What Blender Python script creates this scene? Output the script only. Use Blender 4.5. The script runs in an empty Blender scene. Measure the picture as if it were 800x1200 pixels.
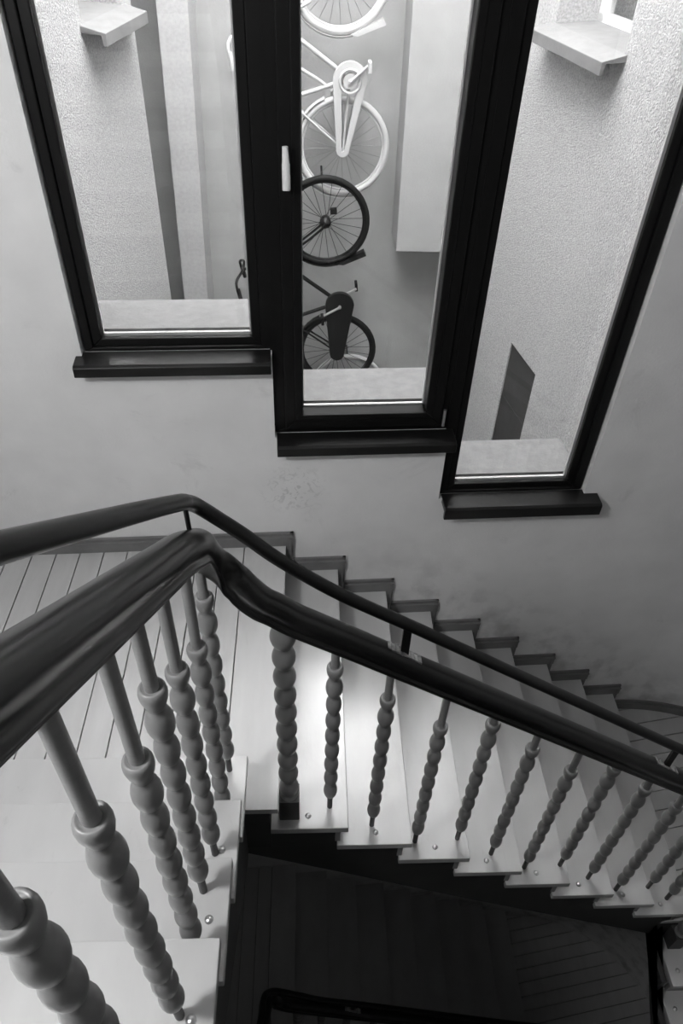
import bpy, math, random
from mathutils import Matrix, Vector
random.seed(7)
SC = bpy.context.scene
COL = SC.collection

# ------------------------------------------------------------------ camera
S = 2.43                                     # eye height above the landing
CAM_R = [[0.9989671, -0.001754, 0.0454048], [-0.0346924, -0.6747678, 0.7372142], [0.0293446, -0.738028, -0.6741317]]
cd = bpy.data.cameras.new('camera'); cam = bpy.data.objects.new('camera', cd); COL.objects.link(cam)
cd.sensor_fit = 'VERTICAL'; cd.sensor_height = 36.0; cd.lens = 850.0/1200.0*36.0
cd.clip_start = 0.02; cd.clip_end = 100
m = Matrix.Identity(4)
for i in range(3):
    m[i][0] = CAM_R[i][0]; m[i][1] = -CAM_R[i][1]; m[i][2] = -CAM_R[i][2]
m[2][3] = S
cam.matrix_world = m
SC.camera = cam

# ------------------------------------------------------------------ light
world = bpy.data.worlds.new('overcast_sky'); SC.world = world; world.use_nodes = True
bg = world.node_tree.nodes['Background']; bg.inputs[0].default_value = (1, 1, 1, 1); bg.inputs[1].default_value = 6.0
SC.view_settings.view_transform = 'Standard'; SC.view_settings.look = 'None'
SC.view_settings.gamma = 1.0; SC.view_settings.use_curve_mapping = False
SC.view_settings.exposure = 1.85
FILL_POS = (-1.28, 0.15, 2.85); FILL_POWER = 42.0  # added fill lamp, not a fitting of the stairwell

# ------------------------------------------------------------------ materials
def mat(name, g, rough=0.5, var=0.0, scale=8.0, bump=0.0, bscale=60.0, metal=0.0, coat=0.0, stain=0.0, sscale=2.0, stretch=None, spec=0.5):
    M = bpy.data.materials.new(name); M.use_nodes = True
    nt = M.node_tree; N = nt.nodes; L = nt.links
    b = N['Principled BSDF']
    b.inputs['Base Color'].default_value = (g, g, g, 1); b.inputs['Roughness'].default_value = rough
    b.inputs['Metallic'].default_value = metal; b.inputs['Coat Weight'].default_value = coat
    b.inputs['Specular IOR Level'].default_value = spec
    tc = N.new('ShaderNodeTexCoord'); src = tc.outputs['Object']
    if stretch:
        mp = N.new('ShaderNodeMapping'); mp.inputs['Scale'].default_value = stretch
        L.new(src, mp.inputs['Vector']); src = mp.outputs['Vector']
    if var > 0 or stain > 0:
        n1 = N.new('ShaderNodeTexNoise'); n1.inputs['Scale'].default_value = scale; n1.inputs['Detail'].default_value = 6
        L.new(src, n1.inputs['Vector'])
        r1 = N.new('ShaderNodeValToRGB'); a, c = g*(1-var), min(1, g*(1+var))
        r1.color_ramp.elements[0].color = (a, a, a, 1); r1.color_ramp.elements[1].color = (c, c, c, 1)
        r1.color_ramp.elements[0].position = .3; r1.color_ramp.elements[1].position = .7
        L.new(n1.outputs['Fac'], r1.inputs['Fac']); out = r1.outputs['Color']
        if stain > 0:
            n2 = N.new('ShaderNodeTexNoise'); n2.inputs['Scale'].default_value = sscale; n2.inputs['Detail'].default_value = 9
            n2.inputs['Roughness'].default_value = .7; n2.inputs['Distortion'].default_value = .8
            L.new(src, n2.inputs['Vector'])
            r2 = N.new('ShaderNodeValToRGB'); r2.color_ramp.elements[0].position = .60; r2.color_ramp.elements[1].position = .72
            k = 1-stain
            r2.color_ramp.elements[0].color = (1, 1, 1, 1); r2.color_ramp.elements[1].color = (k, k, k, 1)
            L.new(n2.outputs['Fac'], r2.inputs['Fac'])
            mx = N.new('ShaderNodeMix'); mx.data_type = 'RGBA'; mx.blend_type = 'MULTIPLY'; mx.inputs[0].default_value = 1
            L.new(out, mx.inputs[6]); L.new(r2.outputs['Color'], mx.inputs[7]); out = mx.outputs[2]
        L.new(out, b.inputs['Base Color'])
    if bump > 0:
        n3 = N.new('ShaderNodeTexNoise'); n3.inputs['Scale'].default_value = bscale; n3.inputs['Detail'].default_value = 5
        L.new(src, n3.inputs['Vector'])
        bp = N.new('ShaderNodeBump'); bp.inputs['Strength'].default_value = bump; bp.inputs['Distance'].default_value = .01
        L.new(n3.outputs['Fac'], bp.inputs['Height']); L.new(bp.outputs['Normal'], b.inputs['Normal'])
    return M
M_WALL = mat('wall_plaster', .74, .75, .05, 5, .10, 90, stain=.14, sscale=3.2)
def add_dirt(M):
    nt = M.node_tree; N = nt.nodes; L = nt.links; b = N['Principled BSDF']; src = b.inputs['Base Color'].links[0].from_socket
    tc = N.new('ShaderNodeTexCoord'); sx = N.new('ShaderNodeSeparateXYZ'); L.new(tc.outputs['Object'], sx.inputs[0])
    def math_(op, a, c, d=None):
        m_ = N.new('ShaderNodeMath'); m_.operation = op
        for i, v in enumerate((a, c, d)):
            if v is None: continue
            if isinstance(v, (int, float)): m_.inputs[i].default_value = v
            else: L.new(v, m_.inputs[i])
        return m_.outputs[0]
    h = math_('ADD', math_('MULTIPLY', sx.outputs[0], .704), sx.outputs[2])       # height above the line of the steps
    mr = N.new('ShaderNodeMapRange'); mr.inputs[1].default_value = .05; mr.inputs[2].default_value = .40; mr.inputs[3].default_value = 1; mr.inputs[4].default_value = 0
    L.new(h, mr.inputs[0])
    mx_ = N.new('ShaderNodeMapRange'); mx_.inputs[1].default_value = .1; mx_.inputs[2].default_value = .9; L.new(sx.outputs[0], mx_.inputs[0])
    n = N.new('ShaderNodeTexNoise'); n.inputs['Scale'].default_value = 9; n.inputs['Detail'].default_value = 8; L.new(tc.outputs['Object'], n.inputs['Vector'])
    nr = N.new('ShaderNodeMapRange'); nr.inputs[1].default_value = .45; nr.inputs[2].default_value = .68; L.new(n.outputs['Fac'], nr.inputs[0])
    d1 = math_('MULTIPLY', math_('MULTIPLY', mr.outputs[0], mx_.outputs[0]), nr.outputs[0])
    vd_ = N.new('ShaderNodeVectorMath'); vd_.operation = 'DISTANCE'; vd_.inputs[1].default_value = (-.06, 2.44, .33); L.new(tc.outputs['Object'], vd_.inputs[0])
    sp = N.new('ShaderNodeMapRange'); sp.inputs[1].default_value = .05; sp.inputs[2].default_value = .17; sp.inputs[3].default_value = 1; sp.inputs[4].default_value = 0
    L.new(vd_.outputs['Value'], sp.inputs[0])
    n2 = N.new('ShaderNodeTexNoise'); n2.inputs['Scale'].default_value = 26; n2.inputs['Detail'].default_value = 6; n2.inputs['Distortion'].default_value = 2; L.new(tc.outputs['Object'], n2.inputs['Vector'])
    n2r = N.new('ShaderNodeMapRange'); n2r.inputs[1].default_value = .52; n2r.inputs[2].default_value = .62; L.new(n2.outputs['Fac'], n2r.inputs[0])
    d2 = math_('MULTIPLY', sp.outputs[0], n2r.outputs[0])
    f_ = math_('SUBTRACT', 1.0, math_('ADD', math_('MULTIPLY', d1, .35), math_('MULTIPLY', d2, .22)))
    mm = N.new('ShaderNodeMix'); mm.data_type = 'RGBA'; mm.blend_type = 'MULTIPLY'; mm.inputs[0].default_value = 1
    cb = N.new('ShaderNodeCombineColor')
    for i in range(3): L.new(f_, cb.inputs[i])
    L.new(src, mm.inputs[6]); L.new(cb.outputs[0], mm.inputs[7]); L.new(mm.outputs[2], b.inputs['Base Color'])
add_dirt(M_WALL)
M_CEIL = mat('ceiling_paint', .3, .8, .03, 4, .05, 60)  # unseen ceiling, kept dark to cut bounced light
M_WALLD = mat('unseen_wall_darkened', .22, .8, .05, 5, .10, 90)  # unseen walls, darkened to reduce fill light from behind the camera
M_TREAD = mat('tread_paint', .50, .28, .06, 3, .04, 30, stain=.10, sscale=7, stretch=(3, 1, 1), spec=1.0)
M_BOARD = mat('board_paint', .52, .36, .06, 4, .05, 30, stain=.08, sscale=6, stretch=(4, .7, 1))
M_RISER = mat('riser_paint', .30, .5, .05, 5)
M_STRING = mat('stringer_paint', .045, .5, .15, 6, .06, 40)
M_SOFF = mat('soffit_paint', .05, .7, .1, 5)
M_BAL = mat('baluster_paint', .21, .34, .08, 14, .05, 50)
M_PIN = mat('iron_pin', .05, .5, .1, 30)
M_RAIL = mat('handrail_lacquer', .009, .30, .10, 5, coat=.15, spec=.45)
M_GUARD = mat('guard_rail_lacquer', .010, .33, .2, 12, spec=.35)
M_SKIRT = mat('skirting_paint', .17, .4, .15, 9, .05, 40)
M_FRAME = mat('window_frame_black', .006, .38, .1, 20, .02, 60, spec=.25)
M_SILL = mat('sill_black', .009, .28, .15, 10, .05, 50, spec=.4)
M_EXT = mat('courtyard_plaster', .46, .9, .24, 85, 1.0, 110, stain=.06, sscale=1.5)
M_EXTG = mat('courtyard_grey', .35, .9, .07, 5, .25, 60, stain=.06, sscale=1.2)  # even grey, darker than the side walls
M_PIER = mat('pier_plaster', .44, .9, .08, 40, .4, 110)
M_STONE = mat('sill_stone', .18, .8, .12, 22, .2, 90, stain=.15, sscale=6)
M_LEDGE = mat('ledge_concrete', .19, .8, .1, 12, .15, 50)
M_HATCH = mat('hatch_dark', .05, .6, .2, 5)
M_WHITE = mat('white_paint', .8, .35)
M_BIKEW = mat('white_bicycle_paint', .46, .4)
M_CHROME = mat('satin_metal', .6, .28, metal=.9)
M_GLINT = mat('gasket_glint_grey', .5, .4)  # pale tone stands in for light reflected along the gasket
M_BLACK = mat('black_rubber', .008, .6, spec=.2)
M_DARK = mat('dark_paint', .010, .4, spec=.25)
M_SCUFF = mat('worn_metal', .35, .5, .5, 60, metal=.3)
M_WIRE = mat('spoke_wire', .25, .3, metal=.6)
def glass_mat():
    M = bpy.data.materials.new('pane_glass'); M.use_nodes = True
    nt = M.node_tree; N = nt.nodes; L = nt.links; N.remove(N['Principled BSDF'])
    t = N.new('ShaderNodeBsdfTransparent'); t.inputs[0].default_value = (.93, .93, .93, 1)
    g = N.new('ShaderNodeBsdfGlossy'); g.inputs['Roughness'].default_value = .02
    lw = N.new('ShaderNodeLayerWeight'); pw = N.new('ShaderNodeMath'); pw.operation = 'POWER'; pw.inputs[1].default_value = 5; L.new(lw.outputs['Facing'], pw.inputs[0])
    lw.inputs['Blend'].default_value = .5
    fr = N.new('ShaderNodeMath'); fr.operation = 'MULTIPLY_ADD'; fr.inputs[1].default_value = .96; fr.inputs[2].default_value = .04; L.new(pw.outputs[0], fr.inputs[0])
    mx = N.new('ShaderNodeMixShader'); L.new(fr.outputs[0], mx.inputs[0]); L.new(t.outputs[0], mx.inputs[1]); L.new(g.outputs[0], mx.inputs[2])
    L.new(mx.outputs[0], N['Material Output'].inputs[0]); return M
M_GLASS = glass_mat()
def emit_mat(power):
    M = bpy.data.materials.new('fill_lamp_emission'); M.use_nodes = True
    b = M.node_tree.nodes['Principled BSDF']; b.inputs['Emission Color'].default_value = (1, 1, 1, 1)
    b.inputs['Emission Strength'].default_value = power/(4*math.pi*math.pi*.18**2)   # added fill globe of this power
    return M

# ------------------------------------------------------------------ mesh helpers
class MB:
    def __init__(s): s.v = []; s.f = []; s.sm = []
    def add(s, vs, fs, smooth=False):
        o = len(s.v); s.v += [tuple(v) for v in vs]; s.f += [tuple(i+o for i in f) for f in fs]; s.sm += [smooth]*len(fs)
    def hexa(s, p):                       # 8 points: bottom 4 (ccw), top 4
        s.add(p, [(3, 2, 1, 0), (4, 5, 6, 7), (0, 1, 5, 4), (1, 2, 6, 5), (2, 3, 7, 6), (3, 0, 4, 7)])
    def box(s, x0, x1, y0, y1, z0, z1, T=None):
        p = [(x0, y0, z0), (x1, y0, z0), (x1, y1, z0), (x0, y1, z0), (x0, y0, z1), (x1, y0, z1), (x1, y1, z1), (x0, y1, z1)]
        s.hexa([T(*q) for q in p] if T else p)
    def prism(s, poly, z0, z1, T=None):   # polygon in first two coords, extruded along third
        n = len(poly); p = [(a, b, z0) for a, b in poly]+[(a, b, z1) for a, b in poly]
        if T: p = [T(*q) for q in p]
        s.add(p, [tuple(range(n-1, -1, -1)), tuple(range(n, 2*n))]+[(i, (i+1) % n, n+(i+1) % n, n+i) for i in range(n)])
    def lathe(s, prof, c=(0, 0, 0), n=20, T=None):   # prof: (r, z)
        vs = []; fs = []
        for r, z in prof:
            for i in range(n):
                a = 2*math.pi*i/n; q = (c[0]+r*math.cos(a), c[1]+r*math.sin(a), c[2]+z); vs.append(T(*q) if T else q)
        for j in range(len(prof)-1):
            for i in range(n):
                k = (i+1) % n; fs.append((j*n+i, j*n+k, (j+1)*n+k, (j+1)*n+i))
        s.add(vs, fs, True)
        s.add(vs[:n], [tuple(range(n-1, -1, -1))]); s.add(vs[-n:], [tuple(range(n))])
    def tube(s, pts, r, n=10, closed=False):
        pts = [Vector(p) for p in pts]; vs = []; fs = []; m_ = len(pts); rr = r if isinstance(r, (list, tuple)) else [r]*m_
        up = None
        for i, p in enumerate(pts):
            a = pts[(i-1) % m_] if (closed or i > 0) else p; b = pts[(i+1) % m_] if (closed or i < m_-1) else p
            t = (b-a).normalized()
            if up is None: up = Vector((0, 0, 1)) if abs(t.z) < .9 else Vector((0, 1, 0))
            x = t.cross(up).normalized(); up = x.cross(t).normalized()
            for k in range(n):
                an = 2*math.pi*k/n; vs.append(p+(x*math.cos(an)+up*math.sin(an))*rr[i])
        for i in range(m_ if closed else m_-1):
            j = (i+1) % m_
            for k in range(n):
                l = (k+1) % n; fs.append((i*n+k, i*n+l, j*n+l, j*n+k))
        s.add(vs, fs, True)
        if not closed:
            s.add(vs[:n], [tuple(range(n-1, -1, -1))]); s.add(vs[-n:], [tuple(range(n))])
    def sweep(s, pts, prof):              # profile (side, up) swept, up stays vertical plane
        pts = [Vector(p) for p in pts]; vs = []; fs = []; n = len(prof); m_ = len(pts)
        for i, p in enumerate(pts):
            t = (pts[min(i+1, m_-1)]-pts[max(i-1, 0)]).normalized()
            sd = t.cross(Vector((0, 0, 1))).normalized(); up = sd.cross(t).normalized()
            for a, b in prof: vs.append(p+sd*a+up*b)
        for i in range(m_-1):
            for k in range(n):
                l = (k+1) % n; fs.append((i*n+k, i*n+l, (i+1)*n+l, (i+1)*n+k))
        s.add(vs, fs, True)
        s.add(vs[:n], [tuple(range(n-1, -1, -1))]); s.add(vs[-n:], [tuple(range(n))])
    def mesh(s, name):
        me = bpy.data.meshes.new(name); me.from_pydata(s.v, [], s.f); me.update()
        me.polygons.foreach_set('use_smooth', s.sm)
        import bmesh
        b = bmesh.new(); b.from_mesh(me); bmesh.ops.recalc_face_normals(b, faces=b.faces); b.to_mesh(me); b.free()
        return me
    def build(s, name, material, parent=None, bevel=0.0):
        me = s.mesh(name); me.materials.append(material)
        return link(name, me, parent, bevel)
def link(name, me, parent=None, bevel=0.0, loc=None):
    o = bpy.data.objects.new(name, me); COL.objects.link(o)
    if parent is not None: o.parent = parent
    if loc is not None: o.location = loc
    if bevel:
        b = o.modifiers.new('bevel', 'BEVEL'); b.width = bevel; b.segments = 2; b.limit_method = 'ANGLE'; b.angle_limit = .7
    return o
def empty(name, label=None, cat=None, group=None, loc=(0, 0, 0)):
    o = bpy.data.objects.new(name, None); COL.objects.link(o); o.empty_display_size = .1; o.location = loc
    if label: tag(o, label, cat, group)
    return o
def tag(o, label, cat=None, group=None, kind=None):
    o['label'] = label
    if cat: o['category'] = cat
    if group: o['group'] = group
    if kind: o['kind'] = kind
    return o
def struct(o, label):
    o['kind'] = 'structure'; o['label'] = label; return o
def copy_tree(o, parent=None):
    c = o.copy(); COL.objects.link(c); c.parent = parent
    for ch in list(o.children): copy_tree(ch, c)
    return c

# ------------------------------------------------------------------ measured layout
RISE, RUN = .176, .25
WA = math.radians(2.6); WC, WS = math.cos(WA), math.sin(WA); D0 = 2.443
def W(u, o, z): return (u*WC-(D0+o)*WS, u*WS+(D0+o)*WC, z)        # along the window wall, outward, up
def ywall(x, o=0.0): return (D0+o)/WC+math.tan(WA)*x
def u_at(x, o=0.0): return (x+(D0+o)*WS)/WC
NX = lambda k: -.107+RUN*k                  # nosing x of the k-th step down flight two
NY1 = lambda k: 1.255-.2385*(k-1)           # nosing y of the k-th step up flight one
X_LEFT, X_RIGHT = -1.55, 3.2
CURVE_C, CURVE_R = (2.0, 1.335), 1.2
Z2 = -9*RISE
STOREY = 21*RISE
Z_TOP, Z_BOT, Y_FRONT = 3.55, -6.0, -2.2
WALL_T = .36

def wall_grid(T, us, zs, void, t0, t1):
    """solid wall on a grid of cells, without the void ones; T(u, depth, z)"""
    mb = MB(); nu, nz = len(us)-1, len(zs)-1
    solid = lambda i, j: 0 <= i < nu and 0 <= j < nz and not void(.5*(us[i]+us[i+1]), .5*(zs[j]+zs[j+1]))
    for i in range(nu):
        for j in range(nz):
            if not solid(i, j): continue
            a, b, c, d = us[i], us[i+1], zs[j], zs[j+1]
            mb.add([T(a, t0, c), T(b, t0, c), T(b, t0, d), T(a, t0, d)], [(0, 1, 2, 3)])
            mb.add([T(a, t1, c), T(b, t1, c), T(b, t1, d), T(a, t1, d)], [(3, 2, 1, 0)])
            if not solid(i-1, j): mb.add([T(a, t0, c), T(a, t0, d), T(a, t1, d), T(a, t1, c)], [(0, 1, 2, 3)])
            if not solid(i+1, j): mb.add([T(b, t0, c), T(b, t0, d), T(b, t1, d), T(b, t1, c)], [(3, 2, 1, 0)])
            if not solid(i, j-1): mb.add([T(a, t0, c), T(b, t0, c), T(b, t1, c), T(a, t1, c)], [(3, 2, 1, 0)])
            if not solid(i, j+1): mb.add([T(a, t0, d), T(b, t0, d), T(b, t1, d), T(a, t1, d)], [(0, 1, 2, 3)])
    return mb
def build_raw(mb, name, material, parent=None):
    me = bpy.data.meshes.new(name); me.from_pydata(mb.v, [], mb.f); me.update(); me.materials.append(material)
    return link(name, me, parent)

# ------------------------------------------------------------------ room shell
WIN = [(-.728, -.027, 1.012), (-.027, .706, .618), (.706, 1.39, .250)]; WTOP = 3.05
us = [u_at(X_LEFT)-.3, WIN[0][0], WIN[1][0], WIN[2][0], WIN[2][1], u_at(2.0)]
zs = [Z_BOT, .250, .618, 1.012, WTOP, Z_TOP]
def void(u, z):
    return any(a < u < b and s < z < WTOP for a, b, s in WIN)
wb = build_raw(wall_grid(W, us, zs, void, 0, .11), 'wall_back', M_WALL); struct(wb, 'pale plaster wall with three stepped tall windows')
wo = build_raw(wall_grid(W, us, zs, void, .111, WALL_T), 'wall_courtyard_front', M_EXT); struct(wo, 'rough plaster outer face and reveals around the three windows')
# curved wall at the lower turn, running on as the right wall
pts = []
x0, y0, _ = W(u_at(2.0), 0, 0)
for i in range(25):
    a = math.pi/2*(1-i/24); pts.append((CURVE_C[0]+CURVE_R*math.cos(a), CURVE_C[1]+CURVE_R*math.sin(a)))
pts[0] = (x0, y0); pts.append((X_RIGHT, Y_FRONT))
mb = MB(); n = len(pts)
outp = [(x0, y0+.3)]+[(p[0]+.3*math.cos(math.pi/2*(1-i/24)), p[1]+.3*math.sin(math.pi/2*(1-i/24))) for i, p in enumerate(pts[1:25], 1)]+[(X_RIGHT+.3, Y_FRONT)]
for i in range(n-1):
    a, b, c, d = pts[i], pts[i+1], outp[i+1], outp[i]
    mb.add([(a[0], a[1], Z_BOT), (b[0], b[1], Z_BOT), (b[0], b[1], Z_TOP), (a[0], a[1], Z_TOP)], [(3, 2, 1, 0)], i < 24)
    mb.add([(d[0], d[1], Z_BOT), (c[0], c[1], Z_BOT), (c[0], c[1], Z_TOP), (d[0], d[1], Z_TOP)], [(0, 1, 2, 3)], i < 24)
wr = mb.build('wall_right', M_WALL); struct(wr, 'plaster wall curving round the lower turn of the stairs')
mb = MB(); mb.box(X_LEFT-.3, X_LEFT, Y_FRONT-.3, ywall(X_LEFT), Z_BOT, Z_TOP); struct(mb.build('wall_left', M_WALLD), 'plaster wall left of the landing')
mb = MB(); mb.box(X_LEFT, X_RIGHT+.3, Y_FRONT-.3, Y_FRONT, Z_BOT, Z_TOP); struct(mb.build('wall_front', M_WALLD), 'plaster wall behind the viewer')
mb = MB(); mb.box(X_LEFT-.3, X_RIGHT+.3, Y_FRONT-.3, 2.9, Z_TOP, Z_TOP+.2); struct(mb.build('ceiling', M_CEIL), 'painted ceiling over the stairwell')
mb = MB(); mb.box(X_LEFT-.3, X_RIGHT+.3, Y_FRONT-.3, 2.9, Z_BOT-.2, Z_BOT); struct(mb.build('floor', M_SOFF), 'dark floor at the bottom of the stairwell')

# landings: slab plus boards
def clip(poly, a, b, c):                    # keep a*x+b*y<=c
    out = []
    for i in range(len(poly)):
        p, q = poly[i], poly[(i+1) % len(poly)]; fp = a*p[0]+b*p[1]-c; fq = a*q[0]+b*q[1]-c
        if fp <= 0: out.append(p)
        if fp*fq < 0:
            t = fp/(fp-fq); out.append((p[0]+(q[0]-p[0])*t, p[1]+(q[1]-p[1])*t))
    return out
def landing_one(dz, label):
    poly = [(X_LEFT, 1.15), (NX(0)-.03, 1.15), (NX(0)-.03, ywall(NX(0)-.03)), (X_LEFT, ywall(X_LEFT))]
    mb = MB(); mb.prism(poly, dz-.30, dz-.03)
    fl = mb.build('floor', M_SOFF); struct(fl, label)
    lines = [X_LEFT]+[-1.158+.1072*i for i in range(-3, 9)]+[-.107]
    gap = .0022
    for a, b in zip(lines[:-1], lines[1:]):
        if b-a < .02: continue
        h = random.uniform(-.0008, .0008)
        y0_ = 1.15
        mb = MB(); mb.prism([(a+gap, y0_), (b-(gap if b < -.11 else 0), y0_), (b-(gap if b < -.11 else 0), ywall(b)-.001), (a+gap, ywall(a)-.001)], dz-.032, dz+h)
        mb.build('floor_board', M_BOARD, fl, .0012)
    return fl
landing_one(0, 'pale boarded floor of the landing below the left window')
landing_one(-STOREY, 'dark boarded landing one storey down in the well')
arc = [(CURVE_C[0]+CURVE_R*math.cos(math.pi/2*i/16), CURVE_C[1]+CURVE_R*math.sin(math.pi/2*i/16)) for i in range(17)]
def landing_two(dz, label):
    z2 = Z2+dz
    poly2 = [(NX(8)-.09, 1.27), (X_RIGHT, 1.27)]+arc+[(NX(8)-.09, ywall(NX(8)-.09))]
    mb = MB(); mb.prism(poly2, z2-.20, z2-.03); f2 = mb.build('floor', M_SOFF); struct(f2, label)
    ca, sa = math.cos(math.radians(9)), math.sin(math.radians(9))
    off0 = -sa*2.009+ca*2.289
    for i in range(-16, 6):
        c0, c1 = off0+i*.108+.003, off0+(i+1)*.108-.003
        pg = clip(clip(poly2, -sa, ca, c1), sa, -ca, -c0)
        if len(pg) < 3: continue
        mb = MB(); mb.prism(pg, z2-.032, z2+random.uniform(-.0008, .0008)); mb.build('floor_board', M_BOARD, f2)
landing_two(0, 'boarded floor of the lower landing by the curved wall')
landing_two(-STOREY, 'dark boarded landing by the curved wall at the bottom of the well')

# skirting: zigzag along the window wall, curved along the lower turn
sk = empty('baseboard_back'); struct(sk, 'grey painted skirting stepping down with the stairs along the window wall')
def skirt_h(u0, u1, z, name='skirting_board'):
    mb = MB(); mb.box(u0, u1, -.020, 0, z, z+.058, W); mb.box(u0, u1, -.012, 0, z+.058, z+.076, W)
    mb.box(u0, u1, -.024, 0, z+.050, z+.060, W); return mb.build(name, M_SKIRT, sk)
u0 = u_at(X_LEFT)
for k in range(0, 9):
    z = -k*RISE; u1 = u_at(NX(k))+.036
    skirt_h(u0, u1, z)
    mb = MB(); mb.box(u1-.036, u1-.012, -.020, 0, z-RISE, z, W); mb.box(u1-.014, u1, -.012, 0, z-RISE+.076, z+.076, W); mb.box(u1-.02, u1-.01, -.024, 0, z-RISE+.076, z+.055, W)
    mb.build('skirting_upright', M_SKIRT, sk); u0 = u1-.001
skirt_h(u0, u_at(2.0), Z2)
sr = MB()
for (h0, h1, t) in ((0, .058, .02), (.058, .076, .012)):
    for i in range(24):
        q = []
        for R_ in (CURVE_R, CURVE_R-t):
            for j in (i, i+1):
                a = math.pi/2*(1-j/24); q.append((CURVE_C[0]+R_*math.cos(a), CURVE_C[1]+R_*math.sin(a)))
        a, b, d, c = q
        sr.hexa([(p[0], p[1], Z2+h0) for p in (a, b, c, d)]+[(p[0], p[1], Z2+h1) for p in (a, b, c, d)])
struct(sr.build('baseboard_right', M_SKIRT), 'curved grey skirting at the lower landing')

# ------------------------------------------------------------------ windows
def window(idx, label, u0, u1, z0, fr, sash, gl, sill, glz):
    """fr: outer frame rect; sash: None or rect; gl: glass rect u0,u1; sill: u0,u1,z top,z bottom, front offset"""
    w = empty('window_%d' % idx); struct(w, label)
    O0, O1 = .03, .11
    def ring(name, a0, a1, b0, b1, zb, zt, zin, ztin, o0, o1, par):
        mb = MB()
        mb.prism([(a0, zb), (b0, zin), (b0, ztin), (a0, zt)], o0, o1, lambda u, z, o: W(u, o, z))
        mb.prism([(b1, zin), (a1, zb), (a1, zt), (b1, ztin)], o0, o1, lambda u, z, o: W(u, o, z))
        mb.prism([(a0, zb), (a1, zb), (b1, zin), (b0, zin)], o0, o1, lambda u, z, o: W(u, o, z))
        mb.prism([(b0, ztin), (b1, ztin), (a1, zt), (a0, zt)], o0, o1, lambda u, z, o: W(u, o, z))
        return mb.build(name, M_FRAME, par, .004)
    zt = WTOP-.005
    a0, a1 = fr
    if sash:
        s0, s1 = sash
        ring('window_frame', a0, a1, s0+.008, s1-.008, z0+.004, zt, z0+.036, zt-.04, O0, O1, w)
        holder = ring('sash', s0, s1, gl[0], gl[1], z0+.03, zt-.035, glz, zt-.1, O0-.016, O1-.01, w)
        mid = ring('glazing_bead', gl[0]-.03, gl[1]+.03, gl[0], gl[1], glz-.028, zt-.075, glz, zt-.1, O0-.022, O0-.012, holder)
    else:
        ring('window_frame', a0, a1, gl[0]-.035, gl[1]+.035, z0+.004, zt, glz-.03, zt-.06, O0, O1, w)
        holder = ring('glazing_bead', gl[0]-.036, gl[1]+.036, gl[0], gl[1], glz-.032, zt-.058, glz, zt-.09, O0+.012, O0+.035, w)
    mb = MB(); mb.box(gl[0]-.01, gl[1]+.01, .066, .072, glz-.01, zt-.085, W); p = mb.build('pane', M_GLASS, w); p['label'] = 'clear window pane'
    mb = MB()                                       # pale strips imitating the reflection along the glazing gasket
    mb.box(gl[0]-.008, gl[1]+.008, .072, .084, glz-.010, glz+.006, W)
    for a, b in ((gl[0]-.010, gl[0]+.006), (gl[1]-.006, gl[1]+.010)): mb.box(a, b, .072, .084, glz-.008, zt-.09, W)
    mb.build('gasket_glint', M_GLINT, w)
    sa_, sb, st, sbm, so = sill
    mb = MB(); mb.prism([(-so*0+.03, st), (so+.012, st-.004), (so, st-.012), (so, sbm), (so+.02, sbm), (so+.02, st-.03), (.03, st-.03)], sa_, sb, lambda o, z, u: W(u, o, z))
    s_ = mb.build('window_sill', M_SILL, w, .003); s_['label'] = 'black inner window sill'
    return w
w1 = window(1, 'tall left window, black frame, highest sill', 0, 0, WIN[0][2], (-.722, -.030), None, (-.655, -.101), (-.752, -.031, 1.016, .966, -.075), 1.062)
w2 = window(2, 'tall middle window, black opening sash with white handle', 0, 0, WIN[1][2], (-.024, .703), (.018, .668), (.089, .597), (-.020, .728, .622, .570, -.072), .722)
w3 = window(3, 'tall right window, black frame, lowest sill', 0, 0, WIN[2][2], (.709, 1.386), None, (.781, 1.309), (.722, 1.455, .256, .190, -.080), .300)
# black mullion covers between the windows
for w_, (a, b, z) in ((w1, (-.034, -.020, .66)), (w3, (.699, .713, .27))):
    mb = MB(); mb.box(a, b, .028, .11, z, WTOP-.01, W); mb.build('mullion_strip', M_FRAME, w_)
# handle and hinge of the opening sash
hd = MB(); hd.box(.028, .054, .002, .016, 1.605, 1.690, W); hb = hd.build('handle_plate', M_WHITE, w2, .004)
hd = MB(); hd.tube([W(.041, .010, 1.64), W(.041, -.035, 1.64)], .012, 12); hd.tube([W(.041, -.035, 1.625), W(.041, -.038, 1.66), W(.040, -.034, 1.70), W(.039, -.030, 1.75)], [.013, .013, .0115, .009], 12)
hb2 = hd.build('window_handle', M_WHITE, w2); hb2['label'] = 'white lever handle of the window sash'
hd = MB(); hd.tube([W(.676, .006, .655), W(.676, .006, .735)], .0065, 10); hd.build('hinge', M_CHROME, w2)
# outer sills of stone, one under each window
for (a, b, z), w_, gz in zip(WIN, (w1, w2, w3), (1.062, .722, .300)):
    mb = MB(); zf = gz+.012
    mb.prism([(.10, zf-.06), (WALL_T-.005, zf-.075), (WALL_T+.03, zf-.070), (WALL_T+.03, zf-.03), (.10, zf-.003)], a+.002, b-.002, lambda o, z_, u: W(u, o, z_))
    mb.build('outer_sill', M_STONE, w_)

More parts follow.
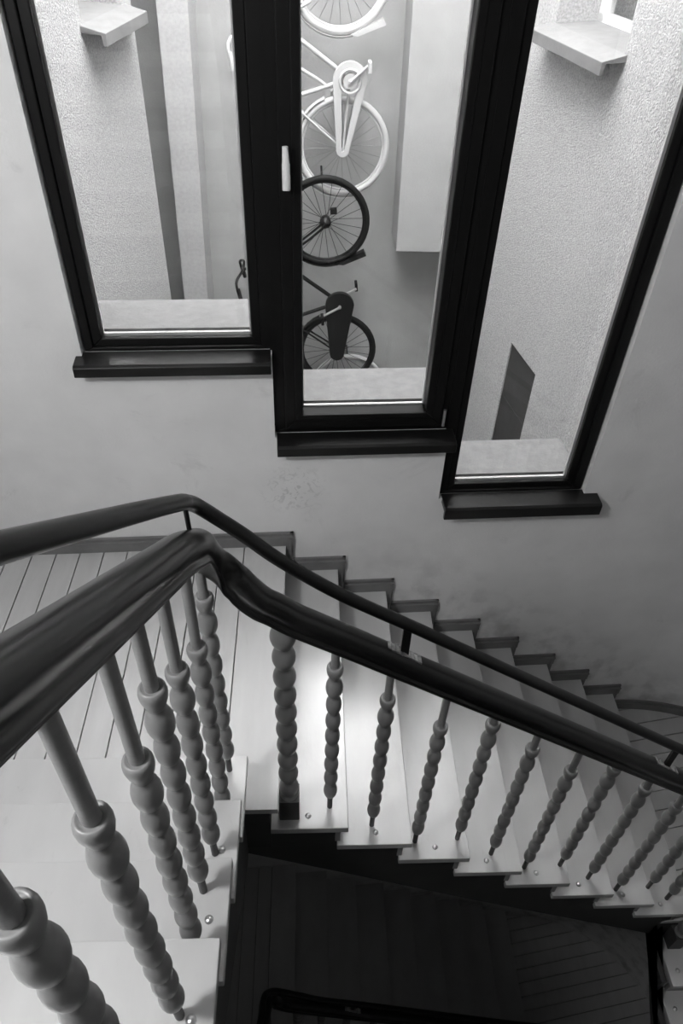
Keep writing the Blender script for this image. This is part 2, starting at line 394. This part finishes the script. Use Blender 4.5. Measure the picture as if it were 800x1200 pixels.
# ------------------------------------------------------------------ stairs
def dome(r):
    mb = MB(); mb.lathe([(r, -.001), (r, .001), (r*.85, .0035), (r*.5, .0055), (r*.1, .0062)], n=14); return mb.mesh('bolt')
BOLT = dome(.011); BOLT.materials.append(M_CHROME)
TH = .036
END2 = lambda k: 1.147+.0122*k              # well-side end of the tread, drifting with the skewed wall
def flight_two(dz, label, n=8):
    root = empty('stair_flight', label, 'stairs')
    for k in range(1, n+1):
        xa, xb, z = NX(k)-.287, NX(k), dz-k*RISE
        ya = END2(k)
        mb = MB(); mb.prism([(xa, ya), (xb, ya), (xb, ywall(xb)-.001), (xa, ywall(xa)-.001)], z-TH, z)
        t = mb.build('tread', M_TREAD, root, .003)
        link('bolt', BOLT, t, loc=(NX(k)-.145+random.uniform(-.01, .01), ya+.048, z))
        mb = MB(); mb.prism([(NX(k)-.045, ya+.03), (NX(k)-.025, ya+.03), (NX(k)-.025, ywall(NX(k))-.002), (NX(k)-.045, ywall(NX(k))-.002)], z-RISE, z-TH)
        mb.build('riser', M_RISER, root)
    mb = MB(); mb.prism([(NX(0)-.05, 1.175), (NX(0)-.03, 1.175), (NX(0)-.03, ywall(NX(0))-.002), (NX(0)-.05, ywall(NX(0))-.002)], dz-RISE, dz-.032); mb.build('riser', M_RISER, root)
    # closed stringer under the tread ends
    def T(x, z, d): return (x, 1.185+.049*x+d, z)
    top = [(-.245, dz-.034), (NX(0)-.03, dz-.034)]
    for k in range(1, n+1):
        top += [(NX(k-1)-.03, dz-k*RISE-TH), (NX(k)-.03, dz-k*RISE-TH)]
    top += [(NX(n)-.03, dz-(n+1)*RISE-.06), (1.80, dz-(n+1)*RISE-.08)]
    bot = [(1.80, dz-1.775), (.774, dz-1.101), (.133, dz-.657), (-.245, dz-.40)]
    mb = MB(); mb.prism(top+bot, 0, .035, T); mb.build('stringer', M_STRING, root, .003)
    mb = MB()
    a, b = (-.24, dz-.38), (1.80, dz-1.755)
    mb.hexa([(a[0], 1.20, a[1]), (b[0], 1.29, b[1]), (b[0], ywall(b[0]), b[1]), (a[0], ywall(a[0]), a[1]),
             (a[0], 1.20, a[1]+.02), (b[0], 1.29, b[1]+.02), (b[0], ywall(b[0]), b[1]+.02), (a[0], ywall(a[0]), a[1]+.02)])
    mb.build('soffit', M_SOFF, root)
    return root
def flight_one(dz, label, n=9):
    root = empty('stair_flight', label, 'stairs')
    for k in range(1, n+1):
        yb = NY1(k); ya = yb-.275; z = dz+k*RISE; xe = -.205+.005*(k-1)
        mb = MB(); mb.box(X_LEFT+.001, xe, ya, yb, z-TH, z); t = mb.build('tread', M_TREAD, root, .003)
        link('bolt', BOLT, t, loc=(xe-.045, yb-.15+random.uniform(-.01, .01), z))
        mb = MB(); mb.box(X_LEFT+.001, xe-.03, yb-.045, yb-.025, z-RISE+(.001 if k == 1 else 0), z-TH); mb.build('riser', M_RISER, root)
    def T(y, z, d): return (-.26+d, y, z)
    top = [(NY1(1)-.03, dz-.033), (NY1(1)-.03, dz+RISE-TH)]
    for k in range(2, n+1): top += [(NY1(k)-.03, dz+(k-1)*RISE-TH), (NY1(k)-.03, dz+k*RISE-TH)]
    ye = NY1(n)-.27
    top += [(ye, dz+n*RISE-TH), (ye, dz+n*RISE-.45)]
    mb = MB(); mb.prism(top+[(1.10, dz-.33), (NY1(1)-.03, dz-.33)], 0, .035, T); mb.build('stringer', M_STRING, root, .003)
    mb = MB(); z1 = dz+n*RISE-.44
    mb.hexa([(X_LEFT, 1.12, dz-.34), (-.24, 1.12, dz-.34), (-.24, ye, z1), (X_LEFT, ye, z1), (X_LEFT, 1.12, dz-.32), (-.24, 1.12, dz-.32), (-.24, ye, z1+.02), (X_LEFT, ye, z1+.02)])
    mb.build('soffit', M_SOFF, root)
    return root
flight_one(0, 'pale treads coming down from bottom left to the boarded landing')
flight_two(0, 'pale painted flight descending rightwards under the windows')
# flight three, going down towards the viewer at the right edge
root = empty('stair_flight', 'short run of treads at the right edge, below the lower landing', 'stairs')
NY3 = lambda k: 1.27-.245*(k-9)
for k in range(10, 15):
    z = -k*RISE; yb, ya = NY3(k)+.28, NY3(k)
    mb = MB(); mb.box(1.835, X_RIGHT-.001, ya, yb, z-TH, z); t = mb.build('tread', M_TREAD, root, .003)
    for q in (.07, .19): link('bolt', BOLT, t, loc=(1.885, ya+q, z))
    mb = MB(); mb.box(1.865, X_RIGHT-.001, ya+.025, ya+.045, z-RISE, z-TH); mb.build('riser', M_RISER, root)
def T3(y, z, d): return (1.80+d, y, z)
top = [(1.29, Z2-.04), (NY3(9)+.03, Z2-.04)]
for k in range(10, 15): top += [(NY3(k-1)+.03, -k*RISE-TH), (NY3(k)+.03, -k*RISE-TH)]
mb = MB(); mb.prism(top+[(NY3(14)+.03, -15*RISE-.28), (1.29, -1.79)], 0, .03, T3); mb.build('stringer', M_STRING, root, .003)
flight_one(-STOREY, 'dark start of the flight under the near stairs, one storey down', 3)
flight_two(-STOREY, 'shadowed flight of dark treads one storey down in the well', 8)

# ------------------------------------------------------------------ balustrades
COLLAR = .872; PIN = .085; NB = 8
def bead_profile(rb, rn, z0, z1, n, PW):
    pr = []; h = (z1-z0)/(n+.0)
    for i in range(n):
        R_ = rb*(1.0+(.08 if i == n-1 else 0))
        for j in range(8):
            t = j/8; c = abs(math.cos(math.pi*t)); s_ = math.sin(math.pi*t)
            pr.append((rn+(R_-rn)*(s_**PW), z0+h*(i+t)))
    pr.append((rn, z1))
    return pr
def make_bobbin():
    mb = MB(); pr = [(.0115, PIN-.004)]+bead_profile(.0246, .0138, PIN, COLLAR-.062, NB, .74)
    pr += [(.0165, COLLAR-.056), (.0195, COLLAR-.046), (.0228, COLLAR-.035), (.0248, COLLAR-.024), (.0252, COLLAR-.014), (.0240, COLLAR-.006), (.0215, COLLAR-.001), (.0190, COLLAR), (.0172, COLLAR-.002), (.0125, COLLAR-.003)]
    mb.lathe(pr, n=20); return mb.mesh('baluster')
BOB = make_bobbin(); BOB.materials.append(M_BAL)
mb = MB(); mb.lathe([(.0098, 0), (.0098, PIN)], n=12); PINM = mb.mesh('foot_pin'); PINM.materials.append(M_PIN)
mb = MB(); mb.lathe([(.0128, 0), (.0128, 1.0)], n=14); RODM = mb.mesh('rod'); RODM.materials.append(M_BAL)
def make_newel():
    mb = MB(); z0 = .125
    pr = [(.032, z0-.004), (.032, z0+.006)]+bead_profile(.0340, .0150, z0+.006, .99, 10, .68)+[(.018, .995)]
    mb.lathe(pr, n=24); return mb.mesh('newel_post')
NEW = make_newel(); NEW.materials.append(M_BAL)
def catmull(P_, n=6):
    P_ = [Vector(p) for p in P_]; out = []
    for i in range(len(P_)-1):
        a = P_[max(i-1, 0)]; b = P_[i]; c = P_[i+1]; d = P_[min(i+2, len(P_)-1)]
        for j in range(n):
            t = j/n; out.append(.5*((2*b)+(c-a)*t+(2*a-5*b+4*c-d)*t*t+(3*b-a-3*c+d)*t**3))
    out.append(P_[-1]); return out
RX = -.255
def under1(y): return 1.318-.755*(y-1.05)
def rx1(y): return -.25-.03*(1.15-y)
def under2(x): return .792-.735*(x-.076)
BY = lambda x: 1.235+.045*x
PROF = []
for a, b in [(-.030, 0), (.030, 0), (.0330, .003), (.0338, .008), (.0310, .014), (.0275, .019), (.0275, .024), (.0325, .035), (.0365, .049), (.0350, .062), (.0275, .075), (.0145, .083), (0, .0855)]: PROF.append((a, b))
PROF += [(-a, b) for a, b in PROF[-2:1:-1]]
_n = len(PROF); _q = []
for i in range(_n):                          # finer outline for smooth reflections
    p0, p1, p2, p3 = PROF[i-1], PROF[i], PROF[(i+1) % _n], PROF[(i+2) % _n]
    for j in range(3):
        t = j/3; _q.append(tuple(.94*.5*((2*b)+(c-a)*t+(2*a-5*b+4*c-d)*t*t+(3*b-a-3*c+d)*t**3) for a, b, c, d in zip(p0, p1, p2, p3)))
PROF = _q
def balustrade(dz, label, bal1, ystart, full=True):
    root = empty('stair_balustrade', label, 'balustrade')
    main = [(rx1(y), y, under1(y)) for y in ([ystart, ystart+.3, .3, .6, .85, .98] if ystart < -.1 else [ystart, .85, .98])]
    main += [(-.252, 1.08, 1.284), (-.250, 1.150, 1.216), (-.241, 1.204, 1.108), (-.208, 1.224, 1.045), (-.155, 1.229, .972), (-.112, 1.230, .937), (-.065, 1.232, .894), (0, 1.235, .846)]
    main += [(x, BY(x), under2(x)) for x in (.10, .3, .7, 1.1, 1.5, 1.72)]
    main += [(1.82, 1.31, under2(1.82)), (1.885, 1.275, under2(1.90)), (1.905, 1.21, under2(1.96)), (1.905, 1.1, under2(2.06)), (1.905, .6, under2(2.56))]
    main = [(a, b, c+dz) for a, b, c in main]
    mb = MB(); mb.sweep(catmull(main, 12), PROF); r = mb.build('handrail', M_RAIL, root); r['label'] = 'dark lacquered moulded handrail'
    def under_at(y): return under1(y)
    # raised guard rail above
    g = [(-.255-.091*(1.13-y), y, 1.43-.78*(y-1.13)) for y in ([ystart, ystart+.4, .3, .6, .9] if ystart < -.1 else [ystart, .9])]
    g += [(RX, 1.08, 1.468), (RX, 1.140, 1.415), (RX+.010, 1.192, 1.360), (-.208, 1.222, 1.294), (-.150, 1.232, 1.228), (-.066, 1.238, 1.134), (.085, 1.24, 1.006)]
    g += [(x, BY(x)+.003, 1.006-.735*(x-.085)) for x in (.3, .6, 1.0, 1.4, 1.75)]
    g += [(1.87, 1.29, 1.006-.735*1.80), (1.905, 1.21, 1.006-.735*1.88), (1.905, .6, 1.006-.735*2.48)]
    g = [(a, b, c+dz) for a, b, c in g]
    mb = MB(); mb.tube(catmull(g, 6), .0178, 14); gr = mb.build('guard_rail', M_GUARD, root); gr['label'] = 'thin dark rail raised above the handrail'
    mb = MB(); mb.tube([(RX+.002, 1.125, dz+1.32), (RX, 1.122, dz+1.435)], .0055, 8); mb.build('rail_bracket', M_GUARD, root)
    for x in (.272, 1.31):
        zt = 1.006-.735*(x-.085); mb = MB(); mb.box(x-.012, x+.012, BY(x)-.005, BY(x)+.005, dz+under2(x)+.08, dz+zt); br = mb.build('rail_bracket', M_GUARD, root)
        mb = MB()
        T = lambda a, b, c, x=x: (x+a, BY(x)+b, dz+under2(x)+.0985-.735*a+c)
        for j in range(9):
            a0 = -.05+j*.0115; mb.box(a0, a0+.0105, -.012-.003*random.random(), .010+.006*random.random(), -.006, .0035+.003*random.random(), T)
        mb.build('weld_plate', M_SCUFF, br)
    # balusters
    def put(x, y, zb, zt):
        b = link('baluster', BOB, root, loc=(x, y, zb))
        p = link('foot_pin', PINM, b)
        rd = link('rod', RODM, b, loc=(0, 0, COLLAR-.003)); rd.scale = (1, 1, max(.01, zt-zb-COLLAR+.012))
    for y, k, x in bal1: put(x, y, dz+k*RISE, dz+(under1(y) if y < 1.1 else 1.150))
    for x, k in [(.076, 1), (.242, 2), (.428, 3), (.602, 3), (.772, 4), (.952, 5), (1.115, 5), (1.29, 6), (1.475, 7), (1.635, 7), (1.79, 8)]:
        put(x, BY(x)+.003, dz-k*RISE, dz+under2(x))
    for (x, y, z, zt) in [(-.070, 1.228, -RISE, .900), (1.903, 1.228, -10*RISE, under2(1.955))]:
        nw = link('newel_post', NEW, root, loc=(x, y, dz+z)); nw.scale = (1, 1, (zt-z)/.99)
        mb = MB(); mb.box(-.0355, .0355, -.0355, .0355, 0, .125); b = mb.build('newel_block', M_PIN, nw, .002); b['label'] = 'dark square foot block'
    return root
B1 = [(1.205, 1, -.262), (1.05, 1, -.262), (.862, 2, -.262), (.70, 3, -.260), (.572, 3, -.262), (.40, 4, -.258), (.235, 5, -.255), (.06, 6, -.25), (-.12, 6, -.25), (-.3, 7, -.25)]
balustrade(0, 'bobbin-turned balusters under a dark handrail winding down past the landing', B1, -.55)
balustrade(-STOREY, 'shadowed handrail and balusters one storey down in the well', B1[:3], .75)

# ------------------------------------------------------------------ courtyard outside the windows
ZC0, ZC1 = -3.0, 5.6
mb = MB(); mb.box(-3, 3.6, D0+WALL_T+.05, 7, ZC0-.2, ZC0); struct(mb.build('ground', M_STONE), 'paved courtyard ground')
# back wall with the bicycles
mb = MB(); mb.box(-2.0, 2.2, 6.30, 6.6, ZC0, ZC1); struct(mb.build('wall_courtyard_back', M_EXTG), 'grey courtyard wall carrying the hanging bicycles')
# pier beside the slot (leaning slightly)
mb = MB(); y0_, y1_ = 5.9, 6.31
def xl(xt, xb, z): return xb+(xt-xb)*(z+.63)/(1.65+.63)
mb.hexa([(xl(-1.01, -1.07, ZC0), y0_, ZC0), (xl(-.80, -.87, ZC0), y0_, ZC0), (xl(-.80, -.87, ZC0), y1_, ZC0), (xl(-1.01, -1.07, ZC0), y1_, ZC0),
         (xl(-1.01, -1.07, ZC1), y0_, ZC1), (xl(-.80, -.87, ZC1), y0_, ZC1), (xl(-.80, -.87, ZC1), y1_, ZC1), (xl(-1.01, -1.07, ZC1), y1_, ZC1)])
struct(mb.build('trim_1', M_PIER), 'pale plaster pier beside the dark slot in the courtyard')
mb = MB(); mb.hexa([(.73, 5.9, -.03), (1.40, 5.9, -.03), (1.40, 6.31, -.03), (.73, 6.31, -.03), (.655, 5.9, ZC1), (1.40, 5.9, ZC1), (1.40, 6.31, ZC1), (.655, 6.31, ZC1)])
struct(mb.build('trim_2', M_EXTG, None, .006), 'boxed grey shaft ending halfway up the courtyard wall')
mb = MB(); mb.box(-2.0, -1.31, 5.31, 6.31, ZC0, ZC1); mb.box(-1.32, -1.02, 5.31, 6.31, 2.9, ZC1); struct(mb.build('slot_shade_blocks', M_EXTG), 'blocks added to shade the narrow slot beside the pale pier')  # side block and roof added to keep daylight out of the slot
# splayed side walls with openings; local frame: v away from the stair house, d into the wall, z up
def side_frame(p0, slope, side):
    L_ = math.hypot(1, slope); dv = (slope/L_, 1/L_); dn = (side*1/L_, -side*slope/L_)
    return lambda v, d, z: (p0[0]+dv[0]*v+dn[0]*d, p0[1]+dv[1]*v+dn[1]*d, z)
SLL = .1326; TL = side_frame((-1.0575-SLL*5.3, 0), SLL, -1); L_L = math.hypot(1, SLL)
vl = lambda y: y*L_L
us = [vl(2.84), vl(4.50), vl(5.14), vl(5.3)]; zs = [ZC0, 1.72, 3.2, ZC1]
ww = build_raw(wall_grid(TL, us, zs, lambda v, z: vl(4.5) < v < vl(5.14) and 1.72 < z < 3.2, 0, .9), 'wall_courtyard_left', M_EXT); struct(ww, 'rough pale plaster courtyard wall seen through the left window')
SLR = -.17; TR = side_frame((1.25-SLR*6.0, 0), SLR, 1); L_R = math.hypot(1, SLR)
vr = lambda y: y*L_R
NICHE = (4.24, 4.68, -1.5, -.18)
us = [vr(2.70), vr(4.13), vr(4.24), vr(4.68), vr(4.95), vr(6.32)]; zs = [ZC0, -1.5, -.18, 1.72, 3.2, ZC1]
def vd(v, z): return (vr(4.13) < v < vr(4.95) and 1.72 < z < 3.2) or (vr(4.24) < v < vr(4.68) and -1.5 < z < -.18)
ww = build_raw(wall_grid(TR, us, zs, vd, 0, .9), 'wall_courtyard_right', M_EXT); struct(ww, 'rough pale plaster courtyard wall seen through the right window')
def yard_window(idx, T, v0, v1, z0, z1, label, flip):
    w = empty('window_%d' % idx); struct(w, label)
    mb = MB(); q = .26
    for a, b, c, d in ((v0, v0+.06, z0, z1), (v1-.06, v1, z0, z1), (v0, v1, z0, z0+.06), (v0, v1, z1-.06, z1), ((v0+v1)/2-.03, (v0+v1)/2+.03, z0, z1)):
        mb.box(a, b, q, q+.06, c, d, T)
    mb.build('window_frame', M_WHITE, w)
    mb = MB(); mb.box(v0+.05, v1-.05, q+.03, q+.035, z0+.05, z1-.05, T); mb.build('pane', M_GLASS, w)
    mb = MB(); mb.box(v0, v1, q+.3, q+.32, z0, z1, T); mb.build('blind', M_LEDGE, w)
    mb = MB()                                        # sloping ledge with a drip edge
    mb.prism([(-.13, z0-.025), (-.13, z0-.085), (-.11, z0-.085), (-.105, z0-.035), (0, z0-.03), (.27, z0-.02), (.27, z0+.02), (0, z0+.005)], v0-.03, v1+.05, lambda d, z, v: T(v, d, z))
    mb.build('ledge', M_LEDGE, w, .003)
yard_window(4, TL, vl(4.5), vl(5.14), 1.72, 3.2, 'window with concrete ledge in the left courtyard wall', 1)
yard_window(5, TR, vr(4.13), vr(4.95), 1.72, 3.2, 'white framed window with concrete ledge in the right courtyard wall', -1)
d3 = empty('door_1'); struct(d3, 'dark recessed hatch in the right courtyard wall')
mb = MB(); mb.box(vr(4.24), vr(4.68), .012, .05, -.622, -.18, TR); mb.build('door_panel', M_HATCH, d3)
mb = MB(); mb.box(vr(4.24), vr(4.68), .010, .05, -1.5, -.618, TR); mb.build('door_panel', M_HATCH, d3)

# ------------------------------------------------------------------ bicycles hung nose-up on the courtyard wall
def bicycle(label, rear, front, y, frame_m, case_m, tyre_m, fender_m, kind, group, whole=True):
    root = empty('bicycle', label, 'bicycle', group)
    fx, fz = front[0]-rear[0], front[1]-rear[1]; Lw = math.hypot(fx, fz); f_ = (fx/Lw, fz/Lw); up = (-f_[1], f_[0])
    def B(s, t, q=0.0): return (rear[0]+f_[0]*s+up[0]*t, y-q, rear[1]+f_[1]*s+up[1]*t)
    R_ = .335
    def wheel(s0):
        N_ = 40
        mb = MB(); mb.tube([B(s0+R_*math.cos(2*math.pi*i/N_), R_*math.sin(2*math.pi*i/N_)) for i in range(N_)], .0235, 10, True); w = mb.build('wheel', tyre_m, root); w['label'] = 'wheel with tyre'
        mb = MB(); mb.tube([B(s0+(R_-.026)*math.cos(2*math.pi*i/N_), (R_-.026)*math.sin(2*math.pi*i/N_)) for i in range(N_)], .010, 6, True); mb.build('rim', M_DARK if kind == 'dark' else frame_m, w)
        mb = MB(); mb.tube([B(s0, 0, -.05), B(s0, 0, -.03), B(s0, 0, .03), B(s0, 0, .05)], [.012, .045 if kind == 'dark' else .02, .045 if kind == 'dark' else .02, .012], 12); mb.build('hub', M_DARK if kind == 'dark' else frame_m, w)
        mb = MB()
        for i in range(24):
            a = 2*math.pi*i/24; sgn = 1 if i % 2 else -1; b = a+sgn*.5*(1 if i % 4 < 2 else -1)
            mb.tube([B(s0+.022*math.cos(b), .022*math.sin(b), sgn*.025), B(s0+(R_-.03)*math.cos(a), (R_-.03)*math.sin(a))], .0022, 4)
        mb.build('spokes', M_DARK if kind == 'dark' else M_WIRE, w)['kind'] = 'stuff'
    wheel(0); wheel(Lw)
    def fender(s0, a0, a1, flap):
        mb = MB(); N_ = 18; prev = None
        for i in range(N_+1):
            a = math.radians(a0+(a1-a0)*i/N_); ring = [(R_+.030, -.028), (R_+.040, -.012), (R_+.040, .012), (R_+.030, .028)]
            cur = [B(s0+r*math.cos(a), r*math.sin(a), q) for r, q in ring]+[B(s0+(r-.004)*math.cos(a), (r-.004)*math.sin(a), q) for r, q in reversed(ring)]
            if prev: mb.add(prev+cur, [(j, (j+1) % 8, 8+(j+1) % 8, 8+j) for j in range(8)], True)
            prev = cur
        o = mb.build('fender', fender_m, root)
        if flap:
            a = math.radians(a1); r = R_+.034; c = (s0+r*math.cos(a), r*math.sin(a)); tx = (-math.sin(a), math.cos(a))
            mb = MB(); N2 = (math.cos(a), math.sin(a))
            p = []
            for q in (-.03, .03):
                for l, h in ((-.05, -.014), (.20, -.030), (.205, .014), (0, .014)): p.append(B(c[0]+tx[0]*l+N2[0]*h, c[1]+tx[1]*l+N2[1]*h, q))
            mb.add(p, [(0, 1, 2, 3), (7, 6, 5, 4), (0, 1, 5, 4), (1, 2, 6, 5), (2, 3, 7, 6), (3, 0, 4, 7)]); mb.build('mud_flap', fender_m, o)
    fender(Lw, 60, 200, False) if kind == 'x' else fender(Lw, 60, 198, True)
    fender(0, 20, 200, kind == 'dark')
    bb = (.46, -.06); seat_lug = (.34, .40); head_t = (Lw-.30, .60); head_b = (Lw-.255, .45); ax = (Lw, 0)
    mb = MB()
    if kind == 'dark':
        mb.tube([B(*bb), B(*head_b)], .017, 10); mb.tube([B(*seat_lug), B(*head_t)], .016, 10)
    else:
        mb.tube([B(*bb), B(*head_b)], .016, 10)
        mb.tube(catmull([B(bb[0]-.05, bb[1]+.16), B(.46, .17), B(.56, .33), B(.70, .46), B(*head_t)], 5), .013, 10)
    mb.tube([B(*bb), B(*seat_lug)], .0155, 10); mb.tube([B(*head_b), B(*head_t)], .019, 10)
    for q in (-.05, .05):
        mb.tube([B(bb[0], bb[1], q*.6), B(0, 0, q)], .009, 8); mb.tube([B(seat_lug[0], seat_lug[1], q*.3), B(0, 0, q)], .008, 8)
    mb.build('frame', frame_m, root)
    mb = MB()
    for q in (-.05, .05): mb.tube(catmull([B(head_b[0], head_b[1], q*.6), B(Lw-.17, .24, q), B(Lw-.05, .05, q), B(Lw, 0, q)], 4), .010, 8)
    mb.build('fork', frame_m, root)
    mb = MB(); ht = (head_t[0]-.04, head_t[1]+.12)
    mb.tube([B(*head_t), B(*ht)], .012, 8)
    mb.tube(catmull([B(ht[0]-.16, ht[1]+.03, -.24), B(ht[0]-.02, ht[1]+.05, -.21), B(ht[0]+.03, ht[1], -.10), B(ht[0]+.02, ht[1], 0), B(ht[0]+.03, ht[1], .10), B(ht[0]-.02, ht[1]+.05, .21), B(ht[0]-.16, ht[1]+.03, .24)], 5), .0115, 8)
    hbr = mb.build('handlebar', M_DARK if kind == 'dark' else frame_m, root)
    for q in (-1, 1):
        mb = MB(); mb.tube([B(ht[0]-.17, ht[1]+.03, q*.24), B(ht[0]-.06, ht[1]+.043, q*.225)], .017, 10); mb.build('grip', M_BLACK if kind == 'dark' else frame_m, hbr)
    mb = MB(); st = (seat_lug[0]-.045, seat_lug[1]+.15)
    mb.tube([B(*seat_lug), B(*st)], .0125, 8); mb.build('seat_post', M_CHROME, root)
    mb = MB(); SP = [(-.12, .085), (-.10, .10), (-.04, .095), (.02, .05), (.10, .025), (.15, .018), (.16, .006)]
    top = [(st[0]+a, w) for a, w in SP]; pg = [(a, w) for a, w in top]+[(a, -w) for a, w in reversed(top)]
    mb.prism(pg, st[1], st[1]+.05, lambda a, b, c: B(a, c, b)); mb.build('saddle', M_BLACK if kind == 'dark' else frame_m, root, .012)
    # chain case: a stadium narrowing to the hub, open in the middle on the white bicycle
    def ringpts(r0, r1, n_=14):
        pt = []
        for i in range(n_+1):
            a = -math.pi/2+math.pi*i/n_; pt.append((bb[0]+r0*math.cos(a), bb[1]+r0*math.sin(a)))
        for i in range(n_//2+1):
            a = math.pi/2+math.pi*i/(n_//2); pt.append((r1*math.cos(a), r1*math.sin(a)))
        return pt
    mb = MB()
    if kind == 'dark':
        mb.prism(ringpts(.125, .065), .045, .085, lambda a, b, c: B(a, b, c))
    else:
        o_, i_ = ringpts(.125, .050), ringpts(.062, .010); n_ = len(o_)
        vs = [B(a, b, .045) for a, b in o_]+[B(a, b, .045) for a, b in i_]+[B(a, b, .08) for a, b in o_]+[B(a, b, .08) for a, b in i_]
        fs = []
        for i in range(n_):
            j = (i+1) % n_; fs += [(i, j, n_+j, n_+i), (2*n_+i, 3*n_+i, 3*n_+j, 2*n_+j), (i, 2*n_+i, 2*n_+j, j), (n_+i, n_+j, 3*n_+j, 3*n_+i)]
        mb.add(vs, fs)
        mb.tube([B(bb[0]+.075*math.cos(a), bb[1]+.075*math.sin(a), .085) for a in [2*math.pi*i/24 for i in range(24)]], .010, 6, True)
        mb.tube([B(bb[0], bb[1], .05), B(bb[0], bb[1], .082)], .05, 16)
    cc = mb.build('chain_case', case_m, root, .004); cc['label'] = 'chain case over the drive side'
    ca_ = math.radians(-52 if kind == 'light' else 112); tip = (bb[0]+.17*math.cos(ca_), bb[1]+.17*math.sin(ca_))
    mb = MB(); mb.tube([B(bb[0], bb[1], -.09), B(bb[0], bb[1], .105)], .014, 10)
    mb.tube([B(bb[0], bb[1], .10), B(tip[0], tip[1], .11)], .011, 8); mb.tube([B(bb[0], bb[1], -.09), B(2*bb[0]-tip[0], 2*bb[1]-tip[1], -.10)], .011, 8)
    ck = mb.build('crank', frame_m if kind == 'light' else M_CHROME, root)
    for tp, q0, q1 in ((tip, .115, .21), ((2*bb[0]-tip[0], 2*bb[1]-tip[1]), -.115, -.20)):
        mb = MB(); mb.box(tp[0]-.035, tp[0]+.035, tp[1]-.012, tp[1]+.012, q0, q1, lambda a, b, c: B(a, b, c)); mb.build('pedal', M_BLACK if kind == 'dark' else frame_m, ck, .004)
    if kind == 'dark':
        mb = MB(); mb.box(Lw+.055, Lw+.105, -.10, -.045, -.012, .02, B); mb.build('reflector', M_DARK, root, .008)
    # wall hooks
    mb = MB()
    mb.tube([B(Lw+.3, 0, 0.0), B(Lw+.3, 0, -(6.31-y))], .008, 8); mb.build('wall_hook', M_DARK, root)
    return root
GB = 'bicycles hung on the courtyard wall'
bicycle('dark bicycle with black chain case, hung nose-up below the white one', (.26, -.95), (.14, .21), 5.90, M_DARK, M_DARK, M_BLACK, M_DARK, 'dark', GB)
bicycle('white bicycle with white chain case, hung nose-up above the dark one', (.265, .745), (.215, 1.83), 5.98, M_BIKEW, M_BIKEW, M_BIKEW, M_BIKEW, 'light', GB)
bicycle('white bicycle lowest on the courtyard wall, its wheel showing behind the dark one', (.43, -2.50), (.385, -1.43), 6.03, M_BIKEW, M_BIKEW, M_BIKEW, M_BIKEW, 'light', GB)

# ------------------------------------------------------------------ unseen globe lamp added above the frame to brighten the window wall
lp = empty('added_fill_lamp', 'unseen globe lamp added to brighten the window wall', 'lamp')
lx, ly, lz = FILL_POS
Tl = lambda a, b, c: (lx+a, ly+b, Z_TOP-c)
mb = MB(); mb.lathe([(.06, .001), (.06, .02), (.025, .03), (.010, .04), (.010, Z_TOP-lz-.17)], n=20, T=Tl); mb.build('fill_lamp_base', M_CHROME, lp)
mb = MB(); mb.lathe([(.18*math.sin(math.pi*i/14)+.001, -.18*math.cos(math.pi*i/14)) for i in range(15)], (lx, ly, lz), 24); gl = mb.build('fill_lamp_globe', emit_mat(FILL_POWER), lp)
